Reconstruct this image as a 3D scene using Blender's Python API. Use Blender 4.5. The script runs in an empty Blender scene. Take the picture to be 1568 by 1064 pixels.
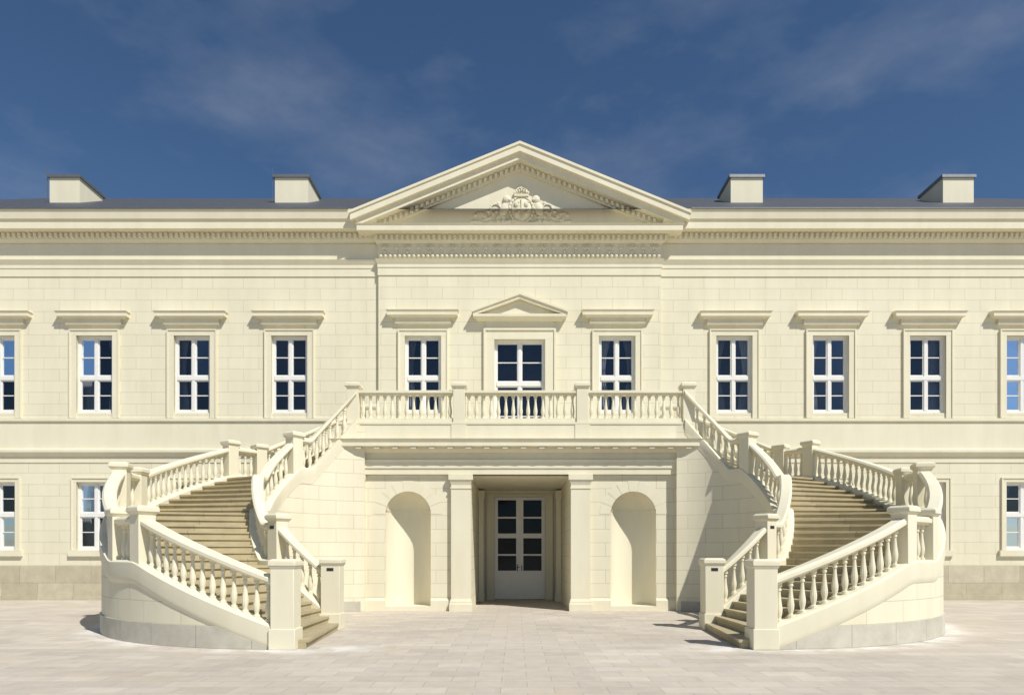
import bpy, bmesh, math, random
from math import sin, cos, pi, radians
from mathutils import Vector, Matrix
random.seed(4)
scene = bpy.context.scene
F=1045.0; D0=24.9; CX=-0.14; CH=1.667
def SX(u,Y=0.0): return (u-790)*(D0+Y)/F+CX      # survey measurement -> metres on plane Y

# ---------------------------------------------------------------- materials
def nm(name):
    m=bpy.data.materials.new(name); m.use_nodes=True
    nt=m.node_tree; b=nt.nodes['Principled BSDF']; return m,nt,b
def N(nt,t,**kw):
    n=nt.nodes.new(t)
    for k,v in kw.items():
        if k in n.inputs.keys(): n.inputs[k].default_value=v
        else: setattr(n,k,v)
    return n
def L(nt,a,b): nt.links.new(a,b)
def mixc(nt,fac,a,b,mode='MIX'):
    n=nt.nodes.new('ShaderNodeMix'); n.data_type='RGBA'; n.blend_type=mode
    for sock,val in ((n.inputs[0],fac),(n.inputs[6],a),(n.inputs[7],b)):
        if hasattr(val,'links'): L(nt,val,sock)
        elif isinstance(val,(int,float)): sock.default_value=val
        else: sock.default_value=(*val,1)
    return n.outputs[2]
def noise(nt,vec,scale,detail=4,rough=.55):
    n=N(nt,'ShaderNodeTexNoise'); n.inputs['Scale'].default_value=scale
    n.inputs['Detail'].default_value=detail; n.inputs['Roughness'].default_value=rough
    if vec is not None: L(nt,vec,n.inputs['Vector'])
    return n.outputs[0]
def ramp(nt,f,a,b,ca=(0,0,0),cb=(1,1,1)):
    r=nt.nodes.new('ShaderNodeValToRGB'); L(nt,f,r.inputs[0])
    r.color_ramp.elements[0].position=a; r.color_ramp.elements[1].position=b
    r.color_ramp.elements[0].color=(*ca,1); r.color_ramp.elements[1].color=(*cb,1)
    return r.outputs[0]
CREAM=(0.765,0.72,0.555)
def cream(name,brick=None,col=CREAM,joint=.74):
    m,nt,b=nm(name)
    tc=N(nt,'ShaderNodeTexCoord'); geo=N(nt,'ShaderNodeNewGeometry')
    big=ramp(nt,noise(nt,geo.outputs['Position'],.35,5),.3,.75,(.94,.94,.93),(1.02,1.02,1.02))
    mp=N(nt,'ShaderNodeMapping'); mp.inputs['Scale'].default_value=(2.2,2.2,.35); L(nt,geo.outputs['Position'],mp.inputs[0])
    st=ramp(nt,noise(nt,mp.outputs[0],1.0,6,.6),.35,.8,(1,1,1),(.92,.91,.885))
    c=mixc(nt,1.0,col,big,'MULTIPLY'); c=mixc(nt,1.0,c,st,'MULTIPLY')
    fine=noise(nt,geo.outputs['Position'],45,3)
    bump=N(nt,'ShaderNodeBump'); bump.inputs['Strength'].default_value=.12; bump.inputs['Distance'].default_value=.01
    L(nt,fine,bump.inputs['Height'])
    nrm=bump.outputs[0]
    if brick:
        bw,rh=brick
        br=N(nt,'ShaderNodeTexBrick'); L(nt,tc.outputs['UV'],br.inputs['Vector'])
        br.inputs['Scale'].default_value=1; br.inputs['Brick Width'].default_value=bw; br.inputs['Row Height'].default_value=rh
        br.inputs['Mortar Size'].default_value=.007; br.inputs['Mortar Smooth'].default_value=.25
        br.inputs['Color1'].default_value=(.98,.98,.972,1); br.inputs['Color2'].default_value=(1.01,1.01,1.01,1)
        br.inputs['Mortar'].default_value=(joint,joint*.98,joint*.93,1); br.inputs['Bias'].default_value=0
        c=mixc(nt,1.0,c,br.outputs['Color'],'MULTIPLY')
        b2=N(nt,'ShaderNodeBump'); b2.invert=True; b2.inputs['Strength'].default_value=.5; b2.inputs['Distance'].default_value=.01
        L(nt,br.outputs['Fac'],b2.inputs['Height']); L(nt,nrm,b2.inputs['Normal']); nrm=b2.outputs[0]
    L(nt,c,b.inputs['Base Color']); L(nt,nrm,b.inputs['Normal'])
    b.inputs['Roughness'].default_value=.82
    return m
M={}
M['ashlar']=cream('cream_ashlar_render',(1.12,.42))
M['ashlar2']=cream('cream_ashlar_portico',(1.0,.40))
M['plain']=cream('cream_plain_render')
def blocks(name,c1,c2,mort,bw,rh,ms=.008,bias=0,uv=True,rot=0,rough=.85,noisef=(.85,1.1)):
    m,nt,b=nm(name)
    tc=N(nt,'ShaderNodeTexCoord'); geo=N(nt,'ShaderNodeNewGeometry')
    v=tc.outputs['UV'] if uv else geo.outputs['Position']
    br=N(nt,'ShaderNodeTexBrick'); L(nt,v,br.inputs['Vector'])
    br.inputs['Scale'].default_value=1; br.inputs['Brick Width'].default_value=bw; br.inputs['Row Height'].default_value=rh
    br.inputs['Mortar Size'].default_value=ms; br.inputs['Mortar Smooth'].default_value=.2; br.inputs['Bias'].default_value=bias
    br.inputs['Color1'].default_value=(*c1,1); br.inputs['Color2'].default_value=(*c2,1); br.inputs['Mortar'].default_value=(*mort,1)
    n1=ramp(nt,noise(nt,geo.outputs['Position'],3,6,.65),.3,.75,(noisef[0],)*3,(noisef[1],)*3)
    c=mixc(nt,1.0,br.outputs['Color'],n1,'MULTIPLY')
    bump=N(nt,'ShaderNodeBump'); bump.invert=True; bump.inputs['Strength'].default_value=.5; bump.inputs['Distance'].default_value=.01
    L(nt,br.outputs['Fac'],bump.inputs['Height'])
    b3=N(nt,'ShaderNodeBump'); b3.inputs['Strength'].default_value=.2; b3.inputs['Distance'].default_value=.01
    L(nt,noise(nt,geo.outputs['Position'],30,4),b3.inputs['Height']); L(nt,bump.outputs[0],b3.inputs['Normal'])
    L(nt,c,b.inputs['Base Color']); L(nt,b3.outputs[0],b.inputs['Normal']); b.inputs['Roughness'].default_value=rough
    return m,nt,b,c,geo
M['plinth']=blocks('sandstone_plinth',(.46,.41,.285),(.56,.505,.375),(.34,.30,.22),1.3,.62)[0]
M['plinth2']=blocks('grey_sandstone_plinth',(.54,.51,.42),(.47,.445,.37),(.35,.33,.28),1.1,.9)[0]
M['tread']=blocks('sandstone_steps',(.48,.41,.25),(.40,.34,.21),(.32,.28,.19),1.4,5.0)[0]
# paving
m,nt,b,c,geo=blocks('sandstone_paving',(.60,.54,.455),(.52,.47,.40),(.44,.40,.345),.66,.38,.007,uv=False,noisef=(.90,1.06))
P=geo.outputs['Position']
c=mixc(nt,ramp(nt,noise(nt,P,.8,3),.6,.75),c,(.57,.49,.36))   # yellowish slabs
br=N(nt,'ShaderNodeTexBrick'); L(nt,P,br.inputs['Vector']); br.inputs['Scale'].default_value=1; br.inputs['Brick Width'].default_value=1.32; br.inputs['Row Height'].default_value=.38
br.inputs['Mortar Size'].default_value=0; br.inputs['Color1'].default_value=(.95,.94,.93,1); br.inputs['Color2'].default_value=(1.03,1.03,1.03,1); br.offset=.3
c=mixc(nt,1.0,c,br.outputs['Color'],'MULTIPLY')
st=ramp(nt,noise(nt,P,.28,6,.6),.35,.7,(.88,.87,.86),(1.04,1.04,1.04)); c=mixc(nt,1.0,c,st,'MULTIPLY')
st=ramp(nt,noise(nt,P,1.6,7,.7),.6,.78,(1,1,1),(.88,.87,.85)); c=mixc(nt,1.0,c,st,'MULTIPLY')
# lime bloom around the stair drums (distance from drum centres)
def bloom(cx,c):
    s=N(nt,'ShaderNodeVectorMath',operation='DISTANCE'); s.inputs[1].default_value=(cx,-7.3,0); L(nt,P,s.inputs[0])
    mr=N(nt,'ShaderNodeMapRange'); L(nt,s.outputs['Value'],mr.inputs[0]); mr.inputs[1].default_value=6.3; mr.inputs[2].default_value=5.85
    m2=N(nt,'ShaderNodeMapRange'); L(nt,s.outputs['Value'],m2.inputs[0]); m2.inputs[1].default_value=5.1; m2.inputs[2].default_value=5.5
    nn=ramp(nt,noise(nt,P,1.3,7,.7),.40,.60,(0,0,0),(.8,.8,.8))
    mu=N(nt,'ShaderNodeMath',operation='MULTIPLY'); L(nt,mr.outputs[0],mu.inputs[0]); L(nt,nn,mu.inputs[1])
    m3=N(nt,'ShaderNodeMath',operation='MULTIPLY'); L(nt,mu.outputs[0],m3.inputs[0]); L(nt,m2.outputs[0],m3.inputs[1])
    sp=N(nt,'ShaderNodeSeparateXYZ'); L(nt,P,sp.inputs[0])
    m4=N(nt,'ShaderNodeMapRange'); L(nt,sp.outputs['Y'],m4.inputs[0]); m4.inputs[1].default_value=-7.0; m4.inputs[2].default_value=-8.5
    m5=N(nt,'ShaderNodeMath',operation='MULTIPLY'); L(nt,m3.outputs[0],m5.inputs[0]); L(nt,m4.outputs[0],m5.inputs[1])
    sg=1 if cx>0 else -1
    m6=N(nt,'ShaderNodeMapRange'); L(nt,sp.outputs['X'],m6.inputs[0]); m6.inputs[1].default_value=sg*2.4; m6.inputs[2].default_value=sg*3.2
    m7=N(nt,'ShaderNodeMath',operation='MULTIPLY'); L(nt,m5.outputs[0],m7.inputs[0]); L(nt,m6.outputs[0],m7.inputs[1])
    return mixc(nt,m7.outputs[0],c,(.76,.74,.70))
c=bloom(-4.22,c); c=bloom(4.22,c)
L(nt,c,b.inputs['Base Color']); M['paving']=m
def simple(name,col,rough=.5,metal=0,vary=.08,scale=6):
    m,nt,b=nm(name); geo=N(nt,'ShaderNodeNewGeometry')
    r=ramp(nt,noise(nt,geo.outputs['Position'],scale,4),.3,.7,(1-vary,)*3,(1+vary,)*3)
    L(nt,mixc(nt,1.0,col,r,'MULTIPLY'),b.inputs['Base Color']); b.inputs['Roughness'].default_value=rough; b.inputs['Metallic'].default_value=metal
    return m
M['white']=simple('white_window_paint',(.78,.775,.74),.4,vary=.03)
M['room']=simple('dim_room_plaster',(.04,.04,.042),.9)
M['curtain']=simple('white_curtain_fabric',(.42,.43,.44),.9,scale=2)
M['slate']=simple('slate_roof',(.07,.075,.085),.55,vary=.25)
M['zinc']=simple('zinc_flashing',(.22,.23,.24),.45,.6)
M['metal']=simple('dark_metal',(.05,.05,.055),.4,.5)
# glass
def glass(name,ior,tr):
    m=bpy.data.materials.new(name); m.use_nodes=True; nt=m.node_tree; nt.nodes.clear()
    o=N(nt,'ShaderNodeOutputMaterial'); g=N(nt,'ShaderNodeBsdfGlossy'); g.inputs['Roughness'].default_value=.01; g.inputs['Color'].default_value=(.72,.80,.92,1)
    t=N(nt,'ShaderNodeBsdfTransparent'); t.inputs['Color'].default_value=(*tr,1)
    fr=N(nt,'ShaderNodeFresnel'); fr.inputs['IOR'].default_value=ior
    geo=N(nt,'ShaderNodeNewGeometry'); bp=N(nt,'ShaderNodeBump'); bp.inputs['Strength'].default_value=.12; bp.inputs['Distance'].default_value=.08
    L(nt,noise(nt,geo.outputs['Position'],1.5,1),bp.inputs['Height']); L(nt,bp.outputs[0],g.inputs['Normal'])
    mx=N(nt,'ShaderNodeMixShader'); L(nt,fr.outputs[0],mx.inputs[0]); L(nt,t.outputs[0],mx.inputs[1]); L(nt,g.outputs[0],mx.inputs[2]); L(nt,mx.outputs[0],o.inputs[0])
    return m
M['glass']=glass('window_glass',1.85,(.76,.79,.82)); M['glass2']=glass('door_glass',1.33,(.6,.62,.65))

# ---------------------------------------------------------------- mesh builder
class MB:
    def __init__(s,name,mat,parent=None,sx=1,bevel=0):
        s.name=name;s.mat=mat;s.parent=parent;s.v=[];s.f=[];s.uv={};s.sx=sx;s.bevel=bevel
    def add(s,vs,fs,uvs=None,mtx=None):
        o=len(s.v)
        for p in vs:
            p=Vector(p)
            if mtx is not None: p=mtx@p
            s.v.append((p.x*s.sx,p.y,p.z))
        for i,f in enumerate(fs):
            if uvs: s.uv[len(s.f)]=uvs[i]
            s.f.append(tuple(o+k for k in f))
    def box(s,x0,x1,y0,y1,z0,z1,mtx=None):
        s.flare(x0,x1,y0,y1,z0,z1,0,0,0,mtx)
    def flare(s,x0,x1,y0,y1,z0,z1,ex=0,eyf=0,eyb=0,mtx=None):
        """box whose top is larger by ex (x sides), eyf (front), eyb (back)"""
        vs=[(x0,y0,z0),(x1,y0,z0),(x1,y1,z0),(x0,y1,z0),(x0-ex,y0-eyf,z1),(x1+ex,y0-eyf,z1),(x1+ex,y1+eyb,z1),(x0-ex,y1+eyb,z1)]
        s.add(vs,[(0,3,2,1),(4,5,6,7),(0,1,5,4),(1,2,6,5),(2,3,7,6),(3,0,4,7)],mtx=mtx)
    def prism(s,poly,y0,y1,mtx=None):
        n=len(poly); vs=[(x,y0,z) for x,z in poly]+[(x,y1,z) for x,z in poly]
        fs=[tuple(range(n)),tuple(range(2*n-1,n-1,-1))]+[(i,(i+1)%n,n+(i+1)%n,n+i) for i in range(n)]
        s.add(vs,fs,mtx=mtx)
    def lathe(s,cx,cy,z0,prof,n=10):
        vs=[];fs=[]
        for (z,r) in prof:
            for k in range(n): vs.append((cx+r*cos(2*pi*k/n),cy+r*sin(2*pi*k/n),z0+z))
        for i in range(len(prof)-1):
            for k in range(n):
                a=i*n+k;b=i*n+(k+1)%n; fs.append((a,b,b+n,a+n))
        s.add(vs,fs)
    def ell(s,c,r,rot=0,n=10,m=6,tilt=0):
        vs=[];fs=[]
        Mx=Matrix.Translation(c)@Matrix.Rotation(rot,4,'Y')
        for i in range(m+1):
            th=pi*i/m
            for k in range(n):
                ph=2*pi*k/n; vs.append((r[0]*sin(th)*cos(ph),r[1]*sin(th)*sin(ph),r[2]*cos(th)))
        for i in range(m):
            for k in range(n):
                a=i*n+k;b=i*n+(k+1)%n; fs.append((a,b,b+n,a+n))
        s.add(vs,fs,mtx=Mx)
    def tube(s,pts,rad,y,n=6):
        """relief cord in the xz plane"""
        for i in range(len(pts)-1):
            (x0,z0),(x1,z1)=pts[i],pts[i+1]
            L_=math.hypot(x1-x0,z1-z0)/2
            s.ell(((x0+x1)/2,y,(z0+z1)/2),(L_+rad*.6,rad,rad),rot=-math.atan2(z1-z0,x1-x0),n=6,m=4)
    def done(s):
        me=bpy.data.meshes.new(s.name); me.from_pydata(s.v,[],s.f); me.update()
        uvl=me.uv_layers.new(name='UVMap')
        for p in me.polygons:
            c=s.uv.get(p.index)
            nx,ny,nz=[abs(q) for q in p.normal]
            for j,li in enumerate(p.loop_indices):
                if c: uvl.data[li].uv=c[j]
                else:
                    q=me.vertices[me.loops[li].vertex_index].co
                    if nz>ny and nz>nx: uvl.data[li].uv=(q.x,q.y)
                    elif ny>=nx: uvl.data[li].uv=(q.x,q.z)
                    else: uvl.data[li].uv=(q.y,q.z)
        bm=bmesh.new(); bm.from_mesh(me); bmesh.ops.recalc_face_normals(bm,faces=bm.faces); bm.to_mesh(me); bm.free()
        me.polygons.foreach_set('use_smooth',[True]*len(me.polygons))
        me.set_sharp_from_angle(angle=radians(32))
        me.materials.append(M[s.mat])
        ob=bpy.data.objects.new(s.name,me); scene.collection.objects.link(ob)
        if s.parent: ob.parent=s.parent
        if s.bevel:
            bv=ob.modifiers.new('bevel','BEVEL'); bv.width=s.bevel; bv.segments=2; bv.limit_method='ANGLE'; bv.angle_limit=radians(40)
        return ob
def empty(name,loc=(0,0,0)):
    e=bpy.data.objects.new(name,None); e.location=(0,0,0); scene.collection.objects.link(e); return e

BAL=[(-.05,.060),(.05,.060),(.055,.04),(.08,.036),(.11,.045),(.17,.057),(.24,.060),(.31,.050),(.42,.036),(.52,.028),(.55,.028),(.56,.042),(.59,.042),(.60,.032),(.625,.034),(.63,.056),(.70,.056)]

palace=empty('palace_building')
W=MB('ashlar_walls','ashlar',palace)
PL=MB('plain_bands_and_mouldings','plain',palace)
SU=MB('window_surrounds_and_hoods','plain',palace)
FR=MB('window_frames','white',palace)
GL=MB('window_panes','glass',palace)
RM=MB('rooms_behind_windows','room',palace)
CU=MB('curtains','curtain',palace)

def wall(mb,x0,x1,z0,z1,Y,holes):
    xs=sorted(set([x0,x1]+[h[0] for h in holes]+[h[1] for h in holes])); zs=sorted(set([z0,z1]+[h[2] for h in holes]+[h[3] for h in holes]))
    for i in range(len(xs)-1):
        for j in range(len(zs)-1):
            cx=(xs[i]+xs[i+1])/2; cz=(zs[j]+zs[j+1])/2
            if any(h[0]<cx<h[1] and h[2]<cz<h[3] for h in holes): continue
            mb.add([(xs[i],Y,zs[j]),(xs[i+1],Y,zs[j]),(xs[i+1],Y,zs[j+1]),(xs[i],Y,zs[j+1])],[(0,1,2,3)])
def reveal(mb,x0,x1,z0,z1,Y,dep):
    mb.add([(x0,Y,z0),(x0,Y+dep,z0),(x0,Y+dep,z1),(x0,Y,z1)],[(0,1,2,3)])
    mb.add([(x1,Y,z0),(x1,Y+dep,z0),(x1,Y+dep,z1),(x1,Y,z1)],[(0,1,2,3)])
    mb.add([(x0,Y,z1),(x1,Y,z1),(x1,Y+dep,z1),(x0,Y+dep,z1)],[(0,1,2,3)])
    mb.add([(x0,Y,z0),(x1,Y,z0),(x1,Y+dep,z0),(x0,Y+dep,z0)],[(0,1,2,3)])
def curtain(x0,x1,z0,z1,y,amp=.04,n=26,gather=0):
    vs=[];fs=[];ph=random.random()*6; rows=5
    for j in range(rows+1):
        t=j/rows; z=z1+(z0-z1)*t
        g=1-gather*math.sin(pi*min(1,t*1.2))
        for i in range(n+1):
            s=i/n; x=x0+(x1-x0)*s*g
            vs.append((x,y+amp*sin(s*n*1.25+ph+.6*sin(3*t+ph)),z))
    for j in range(rows):
        for i in range(n):
            a=j*(n+1)+i; fs.append((a,a+1,a+n+2,a+n+1))
    CU.add(vs,fs)
def window(xc,z0,z1,hw,Y,rows_top=2,rows_bot=2,tr=.5,style=0,dep=.16,door=False):
    x0,x1=xc-hw,xc+hw; reveal(SU,x0,x1,z0,z1,Y,dep+.1)
    y=Y+dep; f=.075
    FR.box(x0,x0+f,y-.05,y+.06,z0,z1); FR.box(x1-f,x1,y-.05,y+.06,z0,z1)
    FR.box(x0+f,x1-f,y-.05,y+.06,z1-f,z1); FR.box(x0+f,x1-f,y-.06,y+.06,z0,z0+f+.02)
    zt=z0+(z1-z0)*tr
    FR.box(x0+f,x1-f,y-.075,y+.06,zt-.07,zt+.07)
    FR.box(xc-.055,xc+.055,y-.065,y+.06,z0+f+.02,zt-.07); FR.box(xc-.055,xc+.055,y-.065,y+.06,zt+.07,z1-f)
    # casement stiles
    for a,b_ in ((x0+f,xc-.055),(xc+.055,x1-f)):
        for (q0,q1,nr) in ((z0+f+.02,zt-.07,rows_bot),(zt+.07,z1-f,rows_top)):
            FR.box(a,a+.04,y-.035,y+.03,q0,q1); FR.box(b_-.04,b_,y-.035,y+.03,q0,q1)
            FR.box(a+.04,b_-.04,y-.035,y+.03,q0,q0+.05); FR.box(a+.04,b_-.04,y-.035,y+.03,q1-.045,q1)
            for r in range(1,nr):
                zz=q0+(q1-q0)*r/nr; FR.box(a+.04,b_-.04,y-.03,y+.025,zz-.016,zz+.016)
            # each casement hangs at its own tiny angle, so reflections differ
            ta=random.uniform(-.006,.006); tb=random.uniform(-.006,.006)
            GL.add([(a+.01,y+.005+ta,q0+.01),(b_-.01,y+.005-ta,q0+.01),(b_-.01,y+.005-ta+tb,q1-.01),(a+.01,y+.005+ta+tb,q1-.01)],[(0,1,2,3)])
    # room box behind
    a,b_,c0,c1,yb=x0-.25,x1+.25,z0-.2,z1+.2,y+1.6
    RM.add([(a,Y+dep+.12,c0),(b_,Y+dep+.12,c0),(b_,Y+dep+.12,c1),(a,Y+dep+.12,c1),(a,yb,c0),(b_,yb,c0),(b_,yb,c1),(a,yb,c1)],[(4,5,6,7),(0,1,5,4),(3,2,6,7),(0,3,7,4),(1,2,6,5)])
    yc=y+.26; w=x1-x0
    if style==1:
        curtain(x0-.05,x0+w*.36,z0,z1,yc,gather=.35); curtain(x1+.05,x1-w*.30,z0,z1,yc,gather=.4)
    elif style==2:
        curtain(x0-.05,x1+.05,z0,z1,yc,n=44)
    elif style==3:
        curtain(x0-.05,x0+w*.28,z0,z1,yc,gather=.3)
    elif style==4:
        curtain(x0-.05,x0+w*.2,z0,z1,yc,gather=.5); curtain(x1+.05,x1-w*.52,z0,z1,yc,n=34,gather=.2)
def strip_surround(xc,z0,z1,hw,w,Y,proud=.05,top=True):
    SU.box(xc-hw-w,xc-hw,Y-proud,Y+.02,z0,z1); SU.box(xc+hw,xc+hw+w,Y-proud,Y+.02,z0,z1)
    SU.box(xc-hw-w,xc+hw+w,Y-proud-.003,Y+.02,z1,z1+w*.9)
    o=.045
    SU.box(xc-hw-w-o,xc-hw-w,Y-proud-.03,Y+.02,z0,z1+w*.9); SU.box(xc+hw+w,xc+hw+w+o,Y-proud-.03,Y+.02,z0,z1+w*.9)
    SU.box(xc-hw-w-o,xc+hw+w+o,Y-proud-.033,Y+.02,z1+w*.9,z1+w*.9+o)
def hood(xc,Y,z,hw=1.29):
    SU.box(xc-.99,xc+.99,Y-.10,Y+.02,z-.19,z)
    SU.flare(xc-1.0,xc+1.0,Y-.105,Y+.02,z-.22,z-.17,.02,.02)
    SU.flare(xc-hw+.2,xc+hw-.2,Y-.12,Y+.02,z-.02,z+.045,.1,.07)
    SU.box(xc-hw+.02,xc+hw-.02,Y-.25,Y+.02,z+.045,z+.16)
    SU.flare(xc-hw+.02,xc+hw-.02,Y-.252,Y+.02,z+.16,z+.22,.04,.04)
    SU.flare(xc-hw-.02,xc+hw+.02,Y-.295,Y+.02,z+.22,z+.27,-.03,-.22)

UZ0,UZ1=6.81,9.62; GZ0,GZ1=1.81,4.29; HW=.66
leftx=[SX(u) for u in (443.5,294.5,145.2,-4,-153,-302)]; rightx=[SX(u) for u in (1124,1271.5,1420,1568,1716,1864)]
XL,XR=-29.0,29.0; RX=5.13
hl=[];hr=[]
styU=[0,3,1,3,1,2, 1,3,4,1,3,2]; styG=[4,1,3,1,1,1, 2,1,4,1,2,2]
for i,x in enumerate(leftx+rightx):
    h=hl if x<0 else hr
    h.append((x-HW,x+HW,UZ0,UZ1)); h.append((x-HW,x+HW,GZ0,GZ1))
    window(x,UZ0,UZ1,HW,0,style=styU[i],tr=.46); window(x,GZ0,GZ1,HW,0,style=styG[i],tr=.52)
    strip_surround(x,6.62,UZ1,HW,.2,0); hood(x,0,10.22)
    strip_surround(x,GZ0,GZ1,HW,.14,0,.035)
    SU.box(x-.93,x+.93,-.10,.02,GZ0-.22,GZ0-.003)
wall(W,XL,-RX,0,13.4,0,hl); wall(W,RX,XR,0,13.4,0,hr)
W.add([(XL,0,0),(XL,16,0),(XL,16,13.4),(XL,0,13.4)],[(0,1,2,3)]); W.add([(XR,0,0),(XR,16,0),(XR,16,13.4),(XR,0,13.4)],[(0,1,2,3)])
W.add([(XL,16,0),(XR,16,0),(XR,16,13.4),(XL,16,13.4)],[(0,1,2,3)])
# risalit
RY=-.13
rw=[-3.51,0,3.53]
holes=[]
for x in (rw[0],rw[2]):
    holes.append((x-HW,x+HW,6.78,9.57)); window(x,6.78,9.57,HW,RY,style=3 if x<0 else 1,tr=.46)
    strip_surround(x,6.58,9.57,HW,.2,RY); hood(x,RY,10.22)
holes.append((-.92,.92,5.5,9.44)); window(0,5.5,9.44,.92,RY,tr=.60,style=0,dep=.2)
holes.append((-1.46,1.46,0,3.97))
wall(W,-RX,RX,0,13.2,RY,holes)
for sx in (-RX,RX): W.add([(sx,RY,0),(sx,0,0),(sx,0,13.2),(sx,RY,13.2)],[(0,1,2,3)])
# centre window surround with pediment
for s in (-1,1):
    a,b_=sorted((s*.92,s*1.24)); SU.box(a,b_,RY-.06,RY+.02,5.5,9.44)
    a,b_=sorted((s*1.24,s*1.31)); SU.box(a,b_,RY-.10,RY+.02,5.5,9.83)
SU.box(-1.24,1.24,RY-.063,RY+.02,9.44,9.76); SU.box(-1.24,1.24,RY-.103,RY+.02,9.76,9.83)
SU.box(-1.24,1.24,RY-.05,RY+.02,9.83,10.12)
SU.flare(-1.52,1.52,RY-.1,RY+.02,10.08,10.19,.1,.12)
SU.box(-1.68,1.68,RY-.30,RY+.02,10.19,10.28)
SU.prism([(-1.5,10.28),(1.5,10.28),(0,10.82)],RY-.12,RY+.02)
def chev(mb,y0,y1,zat,slope,th,Lx,zclip):
    for s in (-1,1):
        pts=[(0,zat),(0,zat-th)]
        xb=(zat-th-zclip)/slope
        if xb<Lx: pts+= [(s*xb,zclip),(s*Lx,zclip)] if zat-slope*Lx>zclip else [(s*xb,zclip)]
        else: pts+=[(s*Lx,zat-th-slope*Lx)]
        zt=zat-slope*Lx
        if zt>zclip: pts.append((s*Lx,zt))
        else: pts.append((s*(zat-zclip)/slope,zclip))
        mb.prism(pts,y0,y1)
chev(SU,RY-.30,RY+.02,10.95,.36,.12,1.68,10.28)
chev(SU,RY-.35,RY+.02,11.02,.36,.068,1.73,10.28)
# horizontal bands, wings
for (a,b_) in ((XL,-RX),(RX,XR)):
    PL.box(a,b_,-.03,.02,11.77,12.06); PL.box(a,b_,-.05,.02,12.06,12.2)
    PL.flare(a,b_,-.06,.02,12.2,12.35,0,.07)
    PL.box(a,b_,-.02,.02,12.35,12.95)
    PL.flare(a,b_,-.08,.02,12.98,13.08,0,.06)
    PL.box(a,b_,-.14,.02,13.08,13.30)
    PL.box(a,b_,-.50,.02,13.30,13.55); PL.flare(a,b_,-.515,.02,13.55,13.62,0,.03); PL.flare(a,b_,-.56,.02,13.62,13.94,0,.05)
    # sill line, band, string course
    PL.box(a,b_,-.09,.02,6.50,6.605); PL.box(a,b_,-.03,.02,5.48,6.50)
    PL.flare(a,b_,-.05,.02,5.22,5.36,0,.10); PL.box(a,b_,-.17,.02,5.36,5.45); PL.flare(a,b_,-.17,.02,5.45,5.50,0,-.1)
    PL.box(a,b_,-.028,.02,5.0,5.22)
DE=MB('dentil_courses','plain',palace)
x=XL
while x<XR:
    if abs(x)>RX+.35: DE.box(x,x+.10,-.23,-.13,13.12,13.27)
    x+=.19
# risalit bands
y=RY
PL.box(-RX-.02,RX+.02,y-.03,y+.1,11.77,12.05); PL.box(-RX-.03,RX+.03,y-.05,y+.1,12.05,12.18)
PL.flare(-RX-.04,RX+.04,y-.06,y+.1,12.18,12.33,.06,.07)
PL.box(-RX-.015,RX+.015,y-.02,y+.1,12.33,12.92)
PL.flare(-RX-.06,RX+.06,y-.08,y+.1,12.90,12.98,.06,.06)
PL.box(-RX-.13,RX+.13,y-.14,y+.1,12.98,13.17)
PL.box(-5.80,5.80,y-.52,y+.4,13.17,13.36); PL.flare(-5.80,5.80,y-.52,y+.4,13.36,13.40,.04,.04)
x=-RX-.10
while x<RX+.1:
    DE.box(x,x+.10,y-.23,y-.13,13.0,13.14); x+=.19
for (a,b_) in ((-RX,-.9-.4),(.9+.4,RX)):
    PL.box(a,b_,y-.09,y+.02,6.46,6.56)
PL.box(-RX,-1.32,y-.03,y+.02,5.5,6.46); PL.box(1.32,RX,y-.03,y+.02,5.5,6.46)
# pediment
ap=16.27; sl=(16.27-13.82)/6.03
PL.prism([(-5.3,13.38),(5.3,13.38),(0,13.38+5.3*sl)],y-.02,y+.3)
chev(PL,y-.64,y+.5,ap,sl,.09,6.07,13.40)
chev(PL,y-.60,y+.45,ap-.09,sl,.24,6.02,13.40)
chev(PL,y-.48,y+.4,ap-.33,sl,.22,5.85,13.403)
chev(PL,y-.13,y+.35,ap-.55,sl,.22,5.2,13.405)
x=-4.9
while x<4.9:
    xx=x; zt=ap-.57-sl*abs(xx); zt2=ap-.57-sl*abs(xx+.10)
    if min(zt,zt2)-.14>13.41:
        DE.prism([(xx,zt),(xx+.10,zt2),(xx+.10,zt2-.14),(xx,zt-.14)],y-.23,y-.12)
    x+=.19
# roof
RF=MB('slate_roof','slate',palace)
RF.add([(XL-.6,-.56,13.95),(XR+.6,-.56,13.95),(XR-6,8,18.80),(XL+6,8,18.80),(XR+.6,16.7,13.95),(XL-.6,16.7,13.95)],[(0,1,2,3),(3,2,4,5),(0,3,5),(1,4,2)])
RF.add([(-6.0,y-.3,13.76),(0,y-.3,16.2),(6.0,y-.3,13.76),(6.0,5,13.76),(0,5,16.2),(-6.0,5,13.76)],[(0,1,4,5),(1,2,3,4)])
ZN=MB('zinc_gutter','zinc',palace)
for (a,b_) in ((XL-.2,-6.10),(6.10,XR+.2)): ZN.box(a,b_,-.66,-.50,13.945,13.97)
for k in range(130):
    xx=XL+1+k*.44
    if abs(xx)>6.5: RF.box(xx,xx+.03,-.50,-.45,13.96,14.05)
for u0,u1 in ((76,122),(421,472),(1119,1168),(1444,1491)):
    ch=MB('chimney_stack','plain',palace); cp=MB('chimney_cap','zinc',palace)
    x0,x1=SX(u0,4.0),SX(u1,4.0); ch.box(x0,x1,4,5.65,14.5,17.58); ch.done()
    cp.box(x0-.07,x1+.07,3.93,5.72,17.58,17.70); 
    if u0<790: cp.box(x0-.106,x0-.09,4.0,4.016,16.3,18.0)
    cp.done()
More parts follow.
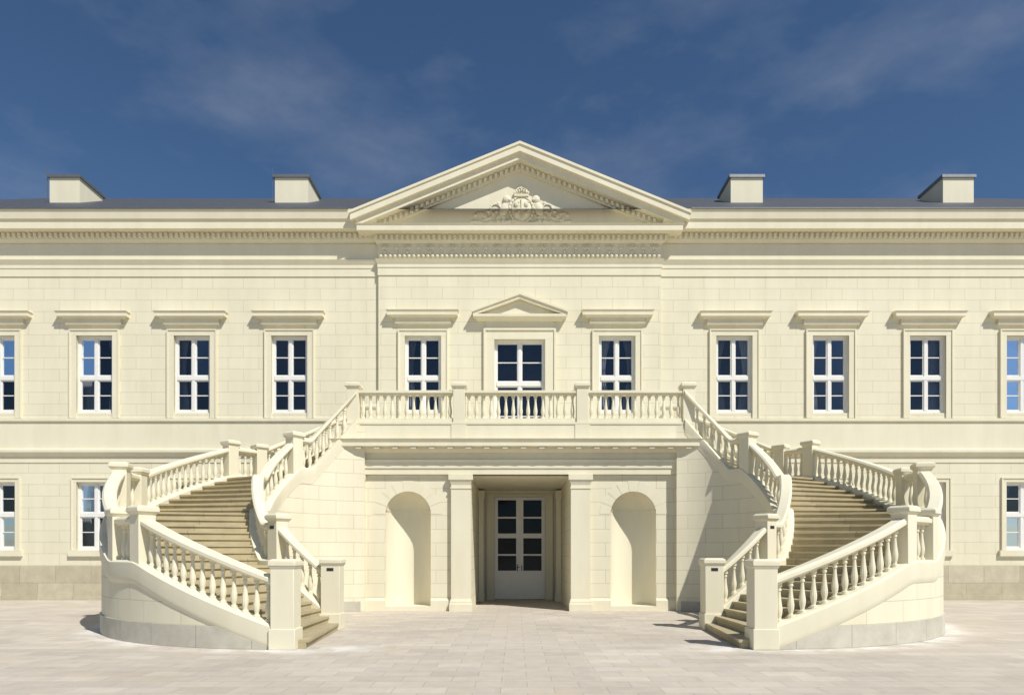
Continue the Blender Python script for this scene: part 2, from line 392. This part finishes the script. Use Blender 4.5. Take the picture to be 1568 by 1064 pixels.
# plinth
PT=MB('sandstone_plinth','plinth',palace)
PT.box(XL,-RX-.01,-.06,.02,0,1.24); PT.box(RX+.01,XR,-.06,.02,0,1.24)
PT.box(XL,-RX-.01,-.10,-.05,0,.16); PT.box(RX+.01,XR,-.10,-.05,0,.16)

# frieze ornament
OR=MB('frieze_palmettes','plain',palace)
yy=RY-.03; n=25
for i in range(n):
    xc=-4.88+9.76*i/(n-1)
    if i%2==0:
        for k in range(-2,3):
            a=radians(26*k); r=.14
            OR.ell((xc+sin(a)*r,yy,12.66+cos(a)*r),(.034,.05,.11),rot=a,n=8,m=5)
        OR.ell((xc,yy,12.60),(.05,.06,.06))
        OR.tube([(xc-.2+.02*j,12.54-.05*sin(j*.7)) for j in range(0,21,3)],.022,yy)
    else:
        OR.ell((xc,yy,12.74),(.085,.06,.07)); OR.ell((xc,yy,12.63),(.05,.055,.06)); OR.ell((xc,yy,12.83),(.06,.05,.03)); OR.ell((xc,yy,12.56),(.07,.045,.02))
for i in range(60):
    xc=-5.03+10.06*i/59; OR.ell((xc,RY-.06,12.44),(.065,.07,.055),n=8,m=5)
OR.done()
# coat of arms
CA=MB('coat_of_arms_relief','plain',palace)
yc=0; zb=0
def arc(cx,cz,r,a0,a1,n=9,sq=1): return [(cx+r*cos(radians(a0+(a1-a0)*i/n)),cz+sq*r*sin(radians(a0+(a1-a0)*i/n))) for i in range(n+1)]
CA.ell((0,yc,zb+.47),(.33,.12,.40),n=18,m=10)
CA.tube(arc(0,zb+.47,.36,0,360,22,1.18),.045,yc-.05)
CA.box(-.012,.012,yc-.15,yc,zb+.15,zb+.8); CA.box(-.29,.29,yc-.14,yc,zb+.46,zb+.485)
for a,b_ in ((-.15,.62),(.15,.62),(-.14,.33),(.14,.33)): 
    CA.ell((a,yc-.12,zb+b_),(.07,.05,.09)); CA.ell((a+.05,yc-.12,zb+b_+.06),(.04,.05,.03))
# crown
CA.box(-.22,.22,yc-.12,yc+.05,zb+.88,zb+.95)
for k in range(-3,4): CA.ell((k*.07,yc-.07,zb+1.0+.03*(3-abs(k))),(.03,.05,.05))
CA.tube(arc(0,zb+.97,.20,0,180,8),.03,yc-.06); CA.ell((0,yc-.06,zb+1.2),(.04,.04,.05))
for s in (-1,1):
    # rampant supporters
    CA.ell((s*.52,yc,zb+.50),(.13,.10,.27),rot=-s*.35); CA.ell((s*.44,yc-.03,zb+.80),(.12,.11,.13)); CA.ell((s*.38,yc-.07,zb+.77),(.07,.07,.05))
    CA.tube([(s*.50,zb+.62),(s*.40,zb+.66),(s*.34,zb+.60)],.045,yc-.04); CA.tube([(s*.48,zb+.52),(s*.38,zb+.48)],.04,yc-.04)
    CA.tube([(s*.60,zb+.32),(s*.50,zb+.18),(s*.58,zb+.06)],.06,yc); CA.tube([(s*.66,zb+.34),(s*.74,zb+.16),(s*.66,zb+.05)],.06,yc)
    CA.tube(arc(s*.78,zb+.50,.16,-60,200,9) if s>0 else arc(-.78,zb+.50,.16,240,-20,9),.035,yc)
    CA.ell((s*.70,yc,zb+.68),(.05,.05,.06))
    # mantling scrolls
    CA.tube([(s*(.62+.09*j),zb+.30+.16*sin(j*1.1)*(1-j*.07)) for j in range(10)],.05,yc+.02)
    CA.tube(arc(s*1.16,zb+.25,.11,-100,170,8),.035,yc+.01)
    CA.tube([(s*(.8+.08*j),zb+.08+.03*sin(j*1.3)) for j in range(9)],.045,yc+.03)
    CA.ell((s*1.42,yc+.03,zb+.10),(.13,.06,.05)); CA.ell((s*1.0,yc,zb+.42),(.06,.06,.05),rot=.5)
CA.tube([(-.5+.1*j,zb+.06+.04*sin(j*.63)) for j in range(11)],.06,yc-.04)
CA.tube([(-.45+.15*j,zb+.0+.03*cos(j)) for j in range(7)],.04,yc-.02)
random.seed(9)
for k in range(46):
    a=random.uniform(-.75,.75); h=random.uniform(.05,1.0-.75*abs(a))
    CA.ell((a,yc+.02,zb+h),(random.uniform(.02,.06),.05,random.uniform(.02,.05)),rot=random.random()*3,n=7,m=5)
CA.v=[(x*1.2+.06,y_*.7+RY-.04,z*1.12+13.60) for x,y_,z in CA.v]
CA.done()

# ---------------------------------------------------------------- portico (part of palace)
PW=MB('portico_walls','ashlar2',palace); PP=MB('portico_trim','plain',palace)
FY=-4.78; PF=-4.92
NR=.67; NCX=3.32; NZ0=.14; NZS=2.84
for s in (-1,1):
    x0,x1=sorted((s*1.46,s*5.05)); c=s*NCX
    wall(PW,x0,x1,0,4.0,FY,[(c-NR,c+NR,NZ0,NZS+NR)])
    # spandrels
    n=14
    for sg in (-1,1):
        arcp=[(c+sg*NR*cos(pi/2*k/n),NZS+NR*sin(pi/2*k/n)) for k in range(n+1)]
        corner=(c+sg*NR,NZS+NR)
        for k in range(n):
            p,q=arcp[k],arcp[k+1]
            PW.add([(corner[0],FY,corner[1]),(p[0],FY,p[1]),(q[0],FY,q[1])],[(0,1,2)])
    # niche interior
    NI=MB('niche_shell','plain',palace)
    vs=[];fs=[];n=20
    zs=[NZ0,NZ0+.9,NZ0+1.8,NZS]
    for z in zs:
        for k in range(n+1): vs.append((c-NR*cos(pi*k/n),FY+NR*sin(pi*k/n),z))
    for j in range(1,9):
        e=pi/2*j/8
        for k in range(n+1): 
            vs.append((c-NR*cos(pi*k/n)*cos(e),FY+NR*sin(pi*k/n)*cos(e),NZS+NR*sin(e)))
    for j in range(len(vs)//(n+1)-1):
        for k in range(n): a=j*(n+1)+k; fs.append((a,a+1,a+n+2,a+n+1))
    NI.add(vs,fs)
    NI.add([(c-NR*cos(pi*k/n),FY+NR*sin(pi*k/n),NZ0) for k in range(n+1)],[tuple(range(n+1))])
    vs=[];fs=[]
    for zz,rr in ((NZS+.10,NR-.001),(NZS+.10,NR-.02),(NZS+.14,NR-.02),(NZS+.14,NR-.001)):
        rr=math.sqrt(rr*rr-(zz-NZS)**2)
        for k in range(n+1): vs.append((c-rr*cos(pi*k/n),FY+.01+rr*sin(pi*k/n),zz))
    for j in range(3):
        for k in range(n): a=j*(n+1)+k; fs.append((a,a+1,a+n+2,a+n+1))
    NI.add(vs,fs); NI.done()
    nv=9
    for k in range(nv):
        a0=pi*k/nv+.008; a1=pi*(k+1)/nv-.008
        pts=[]
        for a in (a0,(a0+a1)/2,a1): pts.append((c+(NR+.004)*cos(a),NZS+(NR+.004)*sin(a)))
        R2=.99 if k!=nv//2 else 1.06
        for a in (a1,(a0+a1)/2,a0): pts.append((c+R2*cos(a),NZS+R2*sin(a)))
        PP.prism(pts,FY-.008,FY+.01)
    # base strip of bay
    a,b_=sorted((s*2.06,s*4.60))
    for q0,q1 in ((a,c-NR-.0),(c+NR,b_)): PP.box(q0,q1,FY-.05,FY+.01,0,.30); PP.flare(q0,q1,FY-.05,FY+.01,.30,.36,0,-.04)
    PP.box(c-NR,c+NR,FY-.05,FY+.3,0,NZ0-.003)
    # pilasters
    for p0,p1 in ((1.47,2.04),(4.62,5.17)):
        a,b_=sorted((s*p0,s*p1)); bk=FY+.02
        PP.box(a-.05,b_+.05,PF-.05,bk,0,.2); PP.flare(a-.05,b_+.05,PF-.045,bk,.2,.26,-.02,-.02); PP.flare(a-.04,b_+.04,PF-.035,bk,.26,.36,-.04,-.035)
        PP.box(a,b_,PF,bk,.36,3.70)
        PP.box(a-.02,b_+.02,PF-.02,bk,3.58,3.62)
        PP.flare(a,b_,PF-.003,bk,3.70,3.84,.05,.05); PP.box(a-.07,b_+.07,PF-.07,bk,3.84,3.995)
    # side walls of portico and passage
    PW.add([(s*5.05,FY,0),(s*5.05,0,0),(s*5.05,0,4.0),(s*5.05,FY,4.0)],[(0,1,2,3)])
    PW.add([(s*1.46,FY,0),(s*1.46,0,0),(s*1.46,0,3.97),(s*1.46,FY,3.97)],[(0,1,2,3)])
    a,b_=sorted((s*1.28,s*1.45)); PP.box(a,b_,-.9,-.35,0,3.7); PP.box(a-.03,b_+.03,-.95,-.32,3.6,3.9); PP.box(a-.03,b_+.03,-.95,-.32,0,.3)
PP.add([(-1.46,FY,3.97),(1.46,FY,3.97),(1.46,0,3.97),(-1.46,0,3.97)],[(0,1,2,3)])
PP.box(-5.14,5.14,PF+.02,0,4.003,4.18); PP.box(-5.17,5.17,PF-.01,0,4.18,4.36); PP.flare(-5.18,5.18,PF-.02,0,4.36,4.42,.03,.03)
PP.box(-5.14,5.14,PF+.02,0,4.42,4.66)
PP.flare(-5.2,5.2,PF-.05,0,4.62,4.72,.06,.07)
PP.box(-5.46,5.46,PF-.34,0,4.78,4.90); PP.flare(-5.47,5.47,PF-.35,0,4.90,4.985,.05,.05); PP.box(-5.3,5.3,PF-.16,0,4.72,4.78)
x=-5.3
while x<5.3:
    PP.box(x,x+.16,PF-.31,PF-.15,4.715,4.775); x+=.53
PP.box(-5.30,5.30,PF-.13,-.36,4.985,5.50)
for xc in (-4.9,-1.8,1.8,4.9): PP.box(xc-.22,xc+.22,PF-.15,PF-.1,5.03,5.5)
PP.box(-5.30,5.30,PF-.155,PF+.1,5.44,5.502)
PP.box(-5.0,5.0,-.37,-.14,4.99,5.497)
# balcony balustrade
BB=MB('balcony_balustrade','plain',palace,bevel=.008)
by=PF+.06
def post(mb,x,y,z0,z1,h=.18,rot=0,cap=.055):
    m_=Matrix.Translation((x,y,0))@Matrix.Rotation(rot,4,'Z')
    mb.box(-h,h,-h,h,z0,z1-.15,mtx=m_)
    mb.flare(-h-.005,h+.005,-h-.005,h+.005,z1-.17,z1-.12,cap-.01,cap-.01,cap-.01,mtx=m_)
    mb.box(-h-cap,h+cap,-h-cap,h+cap,z1-.12,z1-.04,mtx=m_)
    mb.flare(-h-cap,h+cap,-h-cap,h+cap,z1-.04,z1,-.05,-.05,-.05,mtx=m_)
BL=MB('balcony_balusters','plain',palace)
px=[-4.9,-1.8,1.8,4.9]
for xc in px: post(BB,xc,by,5.5,6.67,.17)
for a,b_ in zip(px[:-1],px[1:]):
    a+=.17;b_-=.17
    BB.box(a,b_,by-.12,by+.12,5.503,5.63); BB.box(a,b_,by-.09,by+.09,6.32,6.36); BB.box(a,b_,by-.14,by+.14,6.36,6.44)
    n=round((b_-a)/.215)
    for i in range(n):
        BL.lathe(a+(b_-a)*(i+.5)/n,by,5.63,[(z*.99,r) for z,r in BAL])
for s in (-1,1):
    post(BB,s*4.98,-1.95,5.5,6.67,.17); 
    BB.box(s*4.98-.12,s*4.98+.12,-1.78,-.16,5.503,5.63); BB.box(s*4.98-.14,s*4.98+.14,-1.78,-.16,6.34,6.44)
    for i in range(7): BL.lathe(s*4.98,-1.6+.22*i,5.63,BAL)
BB.done(); BL.done()
# entrance door in passage
DR=MB('entrance_door','white',palace); 
dw=.93; dz=3.76
wall(PP,-1.46,1.46,0,3.97,.0,[(-dw,dw,0,dz)])
for s in (-1,1):
    a,b_=sorted((s*dw,s*(dw+.22))); PP.box(a,b_,-.05,.01,0,dz); a,b_=sorted((s*(dw+.22),s*(dw+.28))); PP.box(a,b_,-.08,.01,0,dz+.08)
PP.box(-dw-.22,dw+.22,-.053,.01,dz,dz+.08)
dy=.08
for s in (-1,1):
    x0,x1=sorted((s*.0,s*dw)); 
    DR.box(x0,x0+.13,dy,dy+.06,.02,dz) ; DR.box(x1-.13,x1,dy,dy+.06,.02,dz)
    a,b_=x0+.13,x1-.13
    DR.box(a,b_,dy,dy+.06,dz-.12,dz); DR.box(a,b_,dy,dy+.06,2.25,2.42); DR.box(a,b_,dy,dy+.06,.95,1.06); DR.box(a,b_,dy+.02,dy+.05,.12,.95); DR.box(a,b_,dy,dy+.06,.02,.12)
    DR.box(a+.06,b_-.06,dy-.005,dy+.03,.2,.86)
    for z in (3.0,1.64): DR.box(a,b_,dy+.01,dy+.05,z-.03,z+.03)
DR.box(-.035,.035,dy-.03,dy+.01,.02,dz)
MT=MB('door_handle','metal',palace); MT.box(-.10,-.07,dy-.05,dy,1.05,1.30); MT.box(-.12,.0,dy-.07,dy-.05,1.18,1.20); MT.box(.06,.09,dy-.04,dy,1.08,1.25); MT.done()
G2=MB('entrance_door_panes','glass2',palace)
G2.add([(-dw,dy+.03,1.0),(dw,dy+.03,1.0),(dw,dy+.03,dz),(-dw,dy+.03,dz)],[(0,1,2,3)])
G2.done()
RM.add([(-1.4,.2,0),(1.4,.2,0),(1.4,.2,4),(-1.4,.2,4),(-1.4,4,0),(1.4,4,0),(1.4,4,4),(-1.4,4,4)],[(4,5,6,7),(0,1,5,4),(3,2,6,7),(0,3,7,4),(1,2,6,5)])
for o in (W,PL,SU,FR,GL,RM,CU,DE,RF,ZN,PT,PW,PP,DR): o.done()

# ---------------------------------------------------------------- curved staircases
CXs,CYs=-4.22,-7.3; RI,RO=2.42,5.5
R=5.5/35
KEY=[(-6,0),(33.5,9*R),(45.5,9*R),(75,17*R),(87,17*R),(124,25*R),(134,25*R),(167,35*R),(181,35*R)]
def prof(b):
    if b<=KEY[0][0]: return 0
    for (a,z0),(c,z1) in zip(KEY[:-1],KEY[1:]):
        if b<=c: return z0+(z1-z0)*(b-a)/(c-a)
    return KEY[-1][1]
def profs(b): # softened
    return sum(prof(b+d) for d in (-1.2,-.6,0,.6,1.2))/5
def PT_(r,b): a=radians(b); return (CXs-r*sin(a),CYs-r*cos(a))
def sweep(mb,r,b0,b1,sec,step=1.5,zf=None,wuv=False):
    n=max(2,int(round((b1-b0)/step))); m_=len(sec); vs=[];fs=[];uv=[]
    P_=[]
    for i in range(n+1):
        b=b0+(b1-b0)*i/n; z=profs(b)
        for (dr,dz) in sec:
            x,y_=PT_(r+dr,b); zz=z+dz if not callable(dz) else dz(z,b)
            vs.append((x,y_,max(zz,0)))
            P_.append(radians(b)*(r+dr))
    for i in range(n):
        for k in range(m_):
            a=i*m_+k; c=i*m_+(k+1)%m_; q=(a,c,c+m_,a+m_); fs.append(q)
            uv.append([(P_[t],vs[t][2]) for t in q])
    fs.append(tuple(range(m_))); uv.append([(vs[t][0],vs[t][2]) for t in range(m_)])
    e=n*m_; fs.append(tuple(range(e,e+m_))); uv.append([(vs[t][0],vs[t][2]) for t in range(e,e+m_)])
    mb.add(vs,fs,uv)
for sx in (1,-1):
    st=empty('curved_staircase')
    WA=MB('stair_walls','ashlar2',st,sx); SG=MB('strings_and_handrails','plain',st,sx); PO=MB('newel_posts','plain',st,sx,bevel=.01)
    BA=MB('balusters','plain',st,sx); TR=MB('steps','tread',st,sx); P2=MB('stone_plinth','plinth2',st,sx); LA=MB('step_lights','metal',st,sx)
    zlow=lambda z,b:0.0
    ztop=lambda z,b:max(0.02,z-.1)
    sweep(WA,RO,1,169,[(-.15,zlow),(-.15,ztop),(.15,ztop),(.15,zlow)])
    sweep(WA,RI,1,172,[(-.15,zlow),(-.15,ztop),(.15,ztop),(.15,zlow)],step=2)
    sweep(P2,RO,2,169,[(.02,zlow),(.02,lambda z,b:min(.40,max(.01,z-.27))),(.18,lambda z,b:min(.40,max(.01,z-.27))),(.18,zlow)])
    sweep(P2,RI,2,169,[(-.17,zlow),(-.17,lambda z,b:min(.30,max(.01,z-.27))),(0,lambda z,b:min(.30,max(.01,z-.27))),(0,zlow)],step=2)
    for r,b0,b1,stp in ((RO,1,169,1.5),(RI,2,166,2.0)):
        sweep(SG,r,b0,b1,[(-.17,-.16),(-.19,-.06),(-.19,.10),(-.14,.14),(.14,.14),(.19,.10),(.19,-.18),(.175,-.26),(.155,-.30),(-.16,-.30)],step=stp)
        sweep(SG,r,b0,b1,[(-.08,.82),(-.11,.85),(-.14,.87),(-.14,.93),(-.10,.98),(.10,.98),(.14,.93),(.14,.87),(.11,.85),(.08,.82)],step=stp)
    outer=[0,33.5,45,76,86.5,124,134,168]; inner=[0,34,122]
    for r,lst in ((RO,outer),(RI,inner)):
        for b in lst:
            x,y_=PT_(r,b); z=prof(b)
            if b==0: 
                post(PO,x,y_,0,1.58,.205,radians(-b),.035)
                m_=Matrix.Translation((x,y_,0)); PO.box(-.23,.23,-.23,.23,0,.36,mtx=m_)
            else: post(PO,x,y_,max(0,z-.2),z+1.17,.165,radians(-b),.05)
    # lights
    for b,zc,h in ((0,1.33,.205),(34,prof(34)+.86,.165)):
        x,y_=PT_(RI,b); m_=Matrix.Translation((x,y_,0))@Matrix.Rotation(radians(-b),4,'Z')
        LA.box(-.075,.075,-h-.004,-h+.02,zc-.035,zc+.035,mtx=m_)
    for r,lst,end in ((RO,outer,168),(RI,inner,165)):
        pts=lst+([end] if lst[-1]!=end else [])
        for a,c in zip(pts[:-1],pts[1:]):
            ga=math.degrees(.20/r); arc_=radians(c-a-2*ga)*r
            n=max(1,int(round(arc_/.21)))
            for i in range(n):
                b=a+ga+(c-a-2*ga)*(i+.5)/n; x,y_=PT_(r,b); z=profs(b)
                BA.lathe(x,y_,z+.13,BAL)
    # steps
    ri,ro=RI+.1,RO-.1
    def sector(b0,b1,z0,z1,ri=ri,ro=ro):
        n=max(1,int((b1-b0)/4)+1); vs=[];fs=[]
        for i in range(n+1):
            b=b0+(b1-b0)*i/n
            for r in (ri,ro):
                x,y_=PT_(r,b); vs+= [(x,y_,z0),(x,y_,z1)]
        for i in range(n):
            o=i*4
            fs+=[(o,o+4,o+6,o+2),(o+1,o+3,o+7,o+5),(o,o+1,o+5,o+4),(o+2,o+6,o+7,o+3)]
        fs+=[(0,2,3,1),(n*4,n*4+1,n*4+3,n*4+2)]
        TR.add(vs,fs)
    fl=[(-6,33.5,0,9),(45.5,75,9,8),(87,124,17,8),(134,167,25,10)]
    rb=[]
    for a,c,k0,nk in fl:
        for k in range(nk): rb.append((a+(c-a)*(k+.5)/nk,(k0+k+1)*R))
    for i,(b,z) in enumerate(rb):
        nb=rb[i+1][0] if i+1<len(rb) else 174
        nr,no=(ri,ro)
        if nb<1.5: nr,no=RI-.05,RO+.05
        if z>5.49: z=5.497
        sector(b,nb+.5,0 if z<1 else z-.9,z-.05,nr,no)
        sector(b-.5,nb+.25,z-.048,z,nr,no)
    for o in (WA,SG,PO,BA,TR,P2,LA): o.done()

# ---------------------------------------------------------------- ground
G=MB('ground','paving'); G.add([(-250,-250,0),(250,-250,0),(250,250,0),(-250,250,0)],[(0,1,2,3)]); G.done()

# ---------------------------------------------------------------- light, sky
EL=radians(50); PHI=radians(42)
d=Vector((sin(PHI)*cos(EL),-cos(PHI)*cos(EL),sin(EL)))
sd=bpy.data.lights.new('sun','SUN'); sd.energy=4.8; sd.angle=radians(.5); sd.color=(1,.96,.885)
so=bpy.data.objects.new('sun',sd); so.rotation_euler=(-d).to_track_quat('-Z','Y').to_euler(); so.location=(20,-30,40); scene.collection.objects.link(so)
w=bpy.data.worlds.new('World'); scene.world=w; w.use_nodes=True; nt=w.node_tree; bg=nt.nodes['Background']
sky=nt.nodes.new('ShaderNodeTexSky'); sky.sky_type='NISHITA'; sky.sun_disc=False; sky.sun_elevation=EL; sky.sun_rotation=radians(138)
sky.air_density=1.0; sky.dust_density=.3; sky.ozone_density=5
hs=nt.nodes.new('ShaderNodeHueSaturation'); hs.inputs['Saturation'].default_value=1.08; hs.inputs['Value'].default_value=.78; L(nt,sky.outputs[0],hs.inputs['Color'])
tc=nt.nodes.new('ShaderNodeTexCoord'); mp=nt.nodes.new('ShaderNodeMapping'); mp.inputs['Scale'].default_value=(1.5,1.5,3.4); mp.inputs['Rotation'].default_value=(0,radians(-38),radians(10)); mp.inputs['Location'].default_value=(.9,.2,.55)
L(nt,tc.outputs['Generated'],mp.inputs[0])
n1=noise(nt,mp.outputs[0],1.5,8,.55); c1=ramp(nt,n1,.47,1.0)
n2=noise(nt,mp.outputs[0],5.0,7,.65); 
cc=mixc(nt,1.0,c1,ramp(nt,n2,.2,.75,(.3,.3,.3)),'MULTIPLY')
cl=mixc(nt,cc,hs.outputs[0],(4.4,4.7,5.4))
L(nt,cl,bg.inputs[0]); bg.inputs[1].default_value=.10
# ---------------------------------------------------------------- camera
cd=bpy.data.cameras.new('camera'); cd.sensor_width=36; cd.lens=36*F/1568; cd.shift_x=-6/1568; cd.shift_y=316/1568; cd.clip_end=1000
co=bpy.data.objects.new('camera',cd); co.location=(CX,-D0,CH); co.rotation_euler=(radians(90),0,0); scene.collection.objects.link(co); scene.camera=co
scene.view_settings.view_transform='Standard'; scene.view_settings.look='None'; scene.view_settings.exposure=0
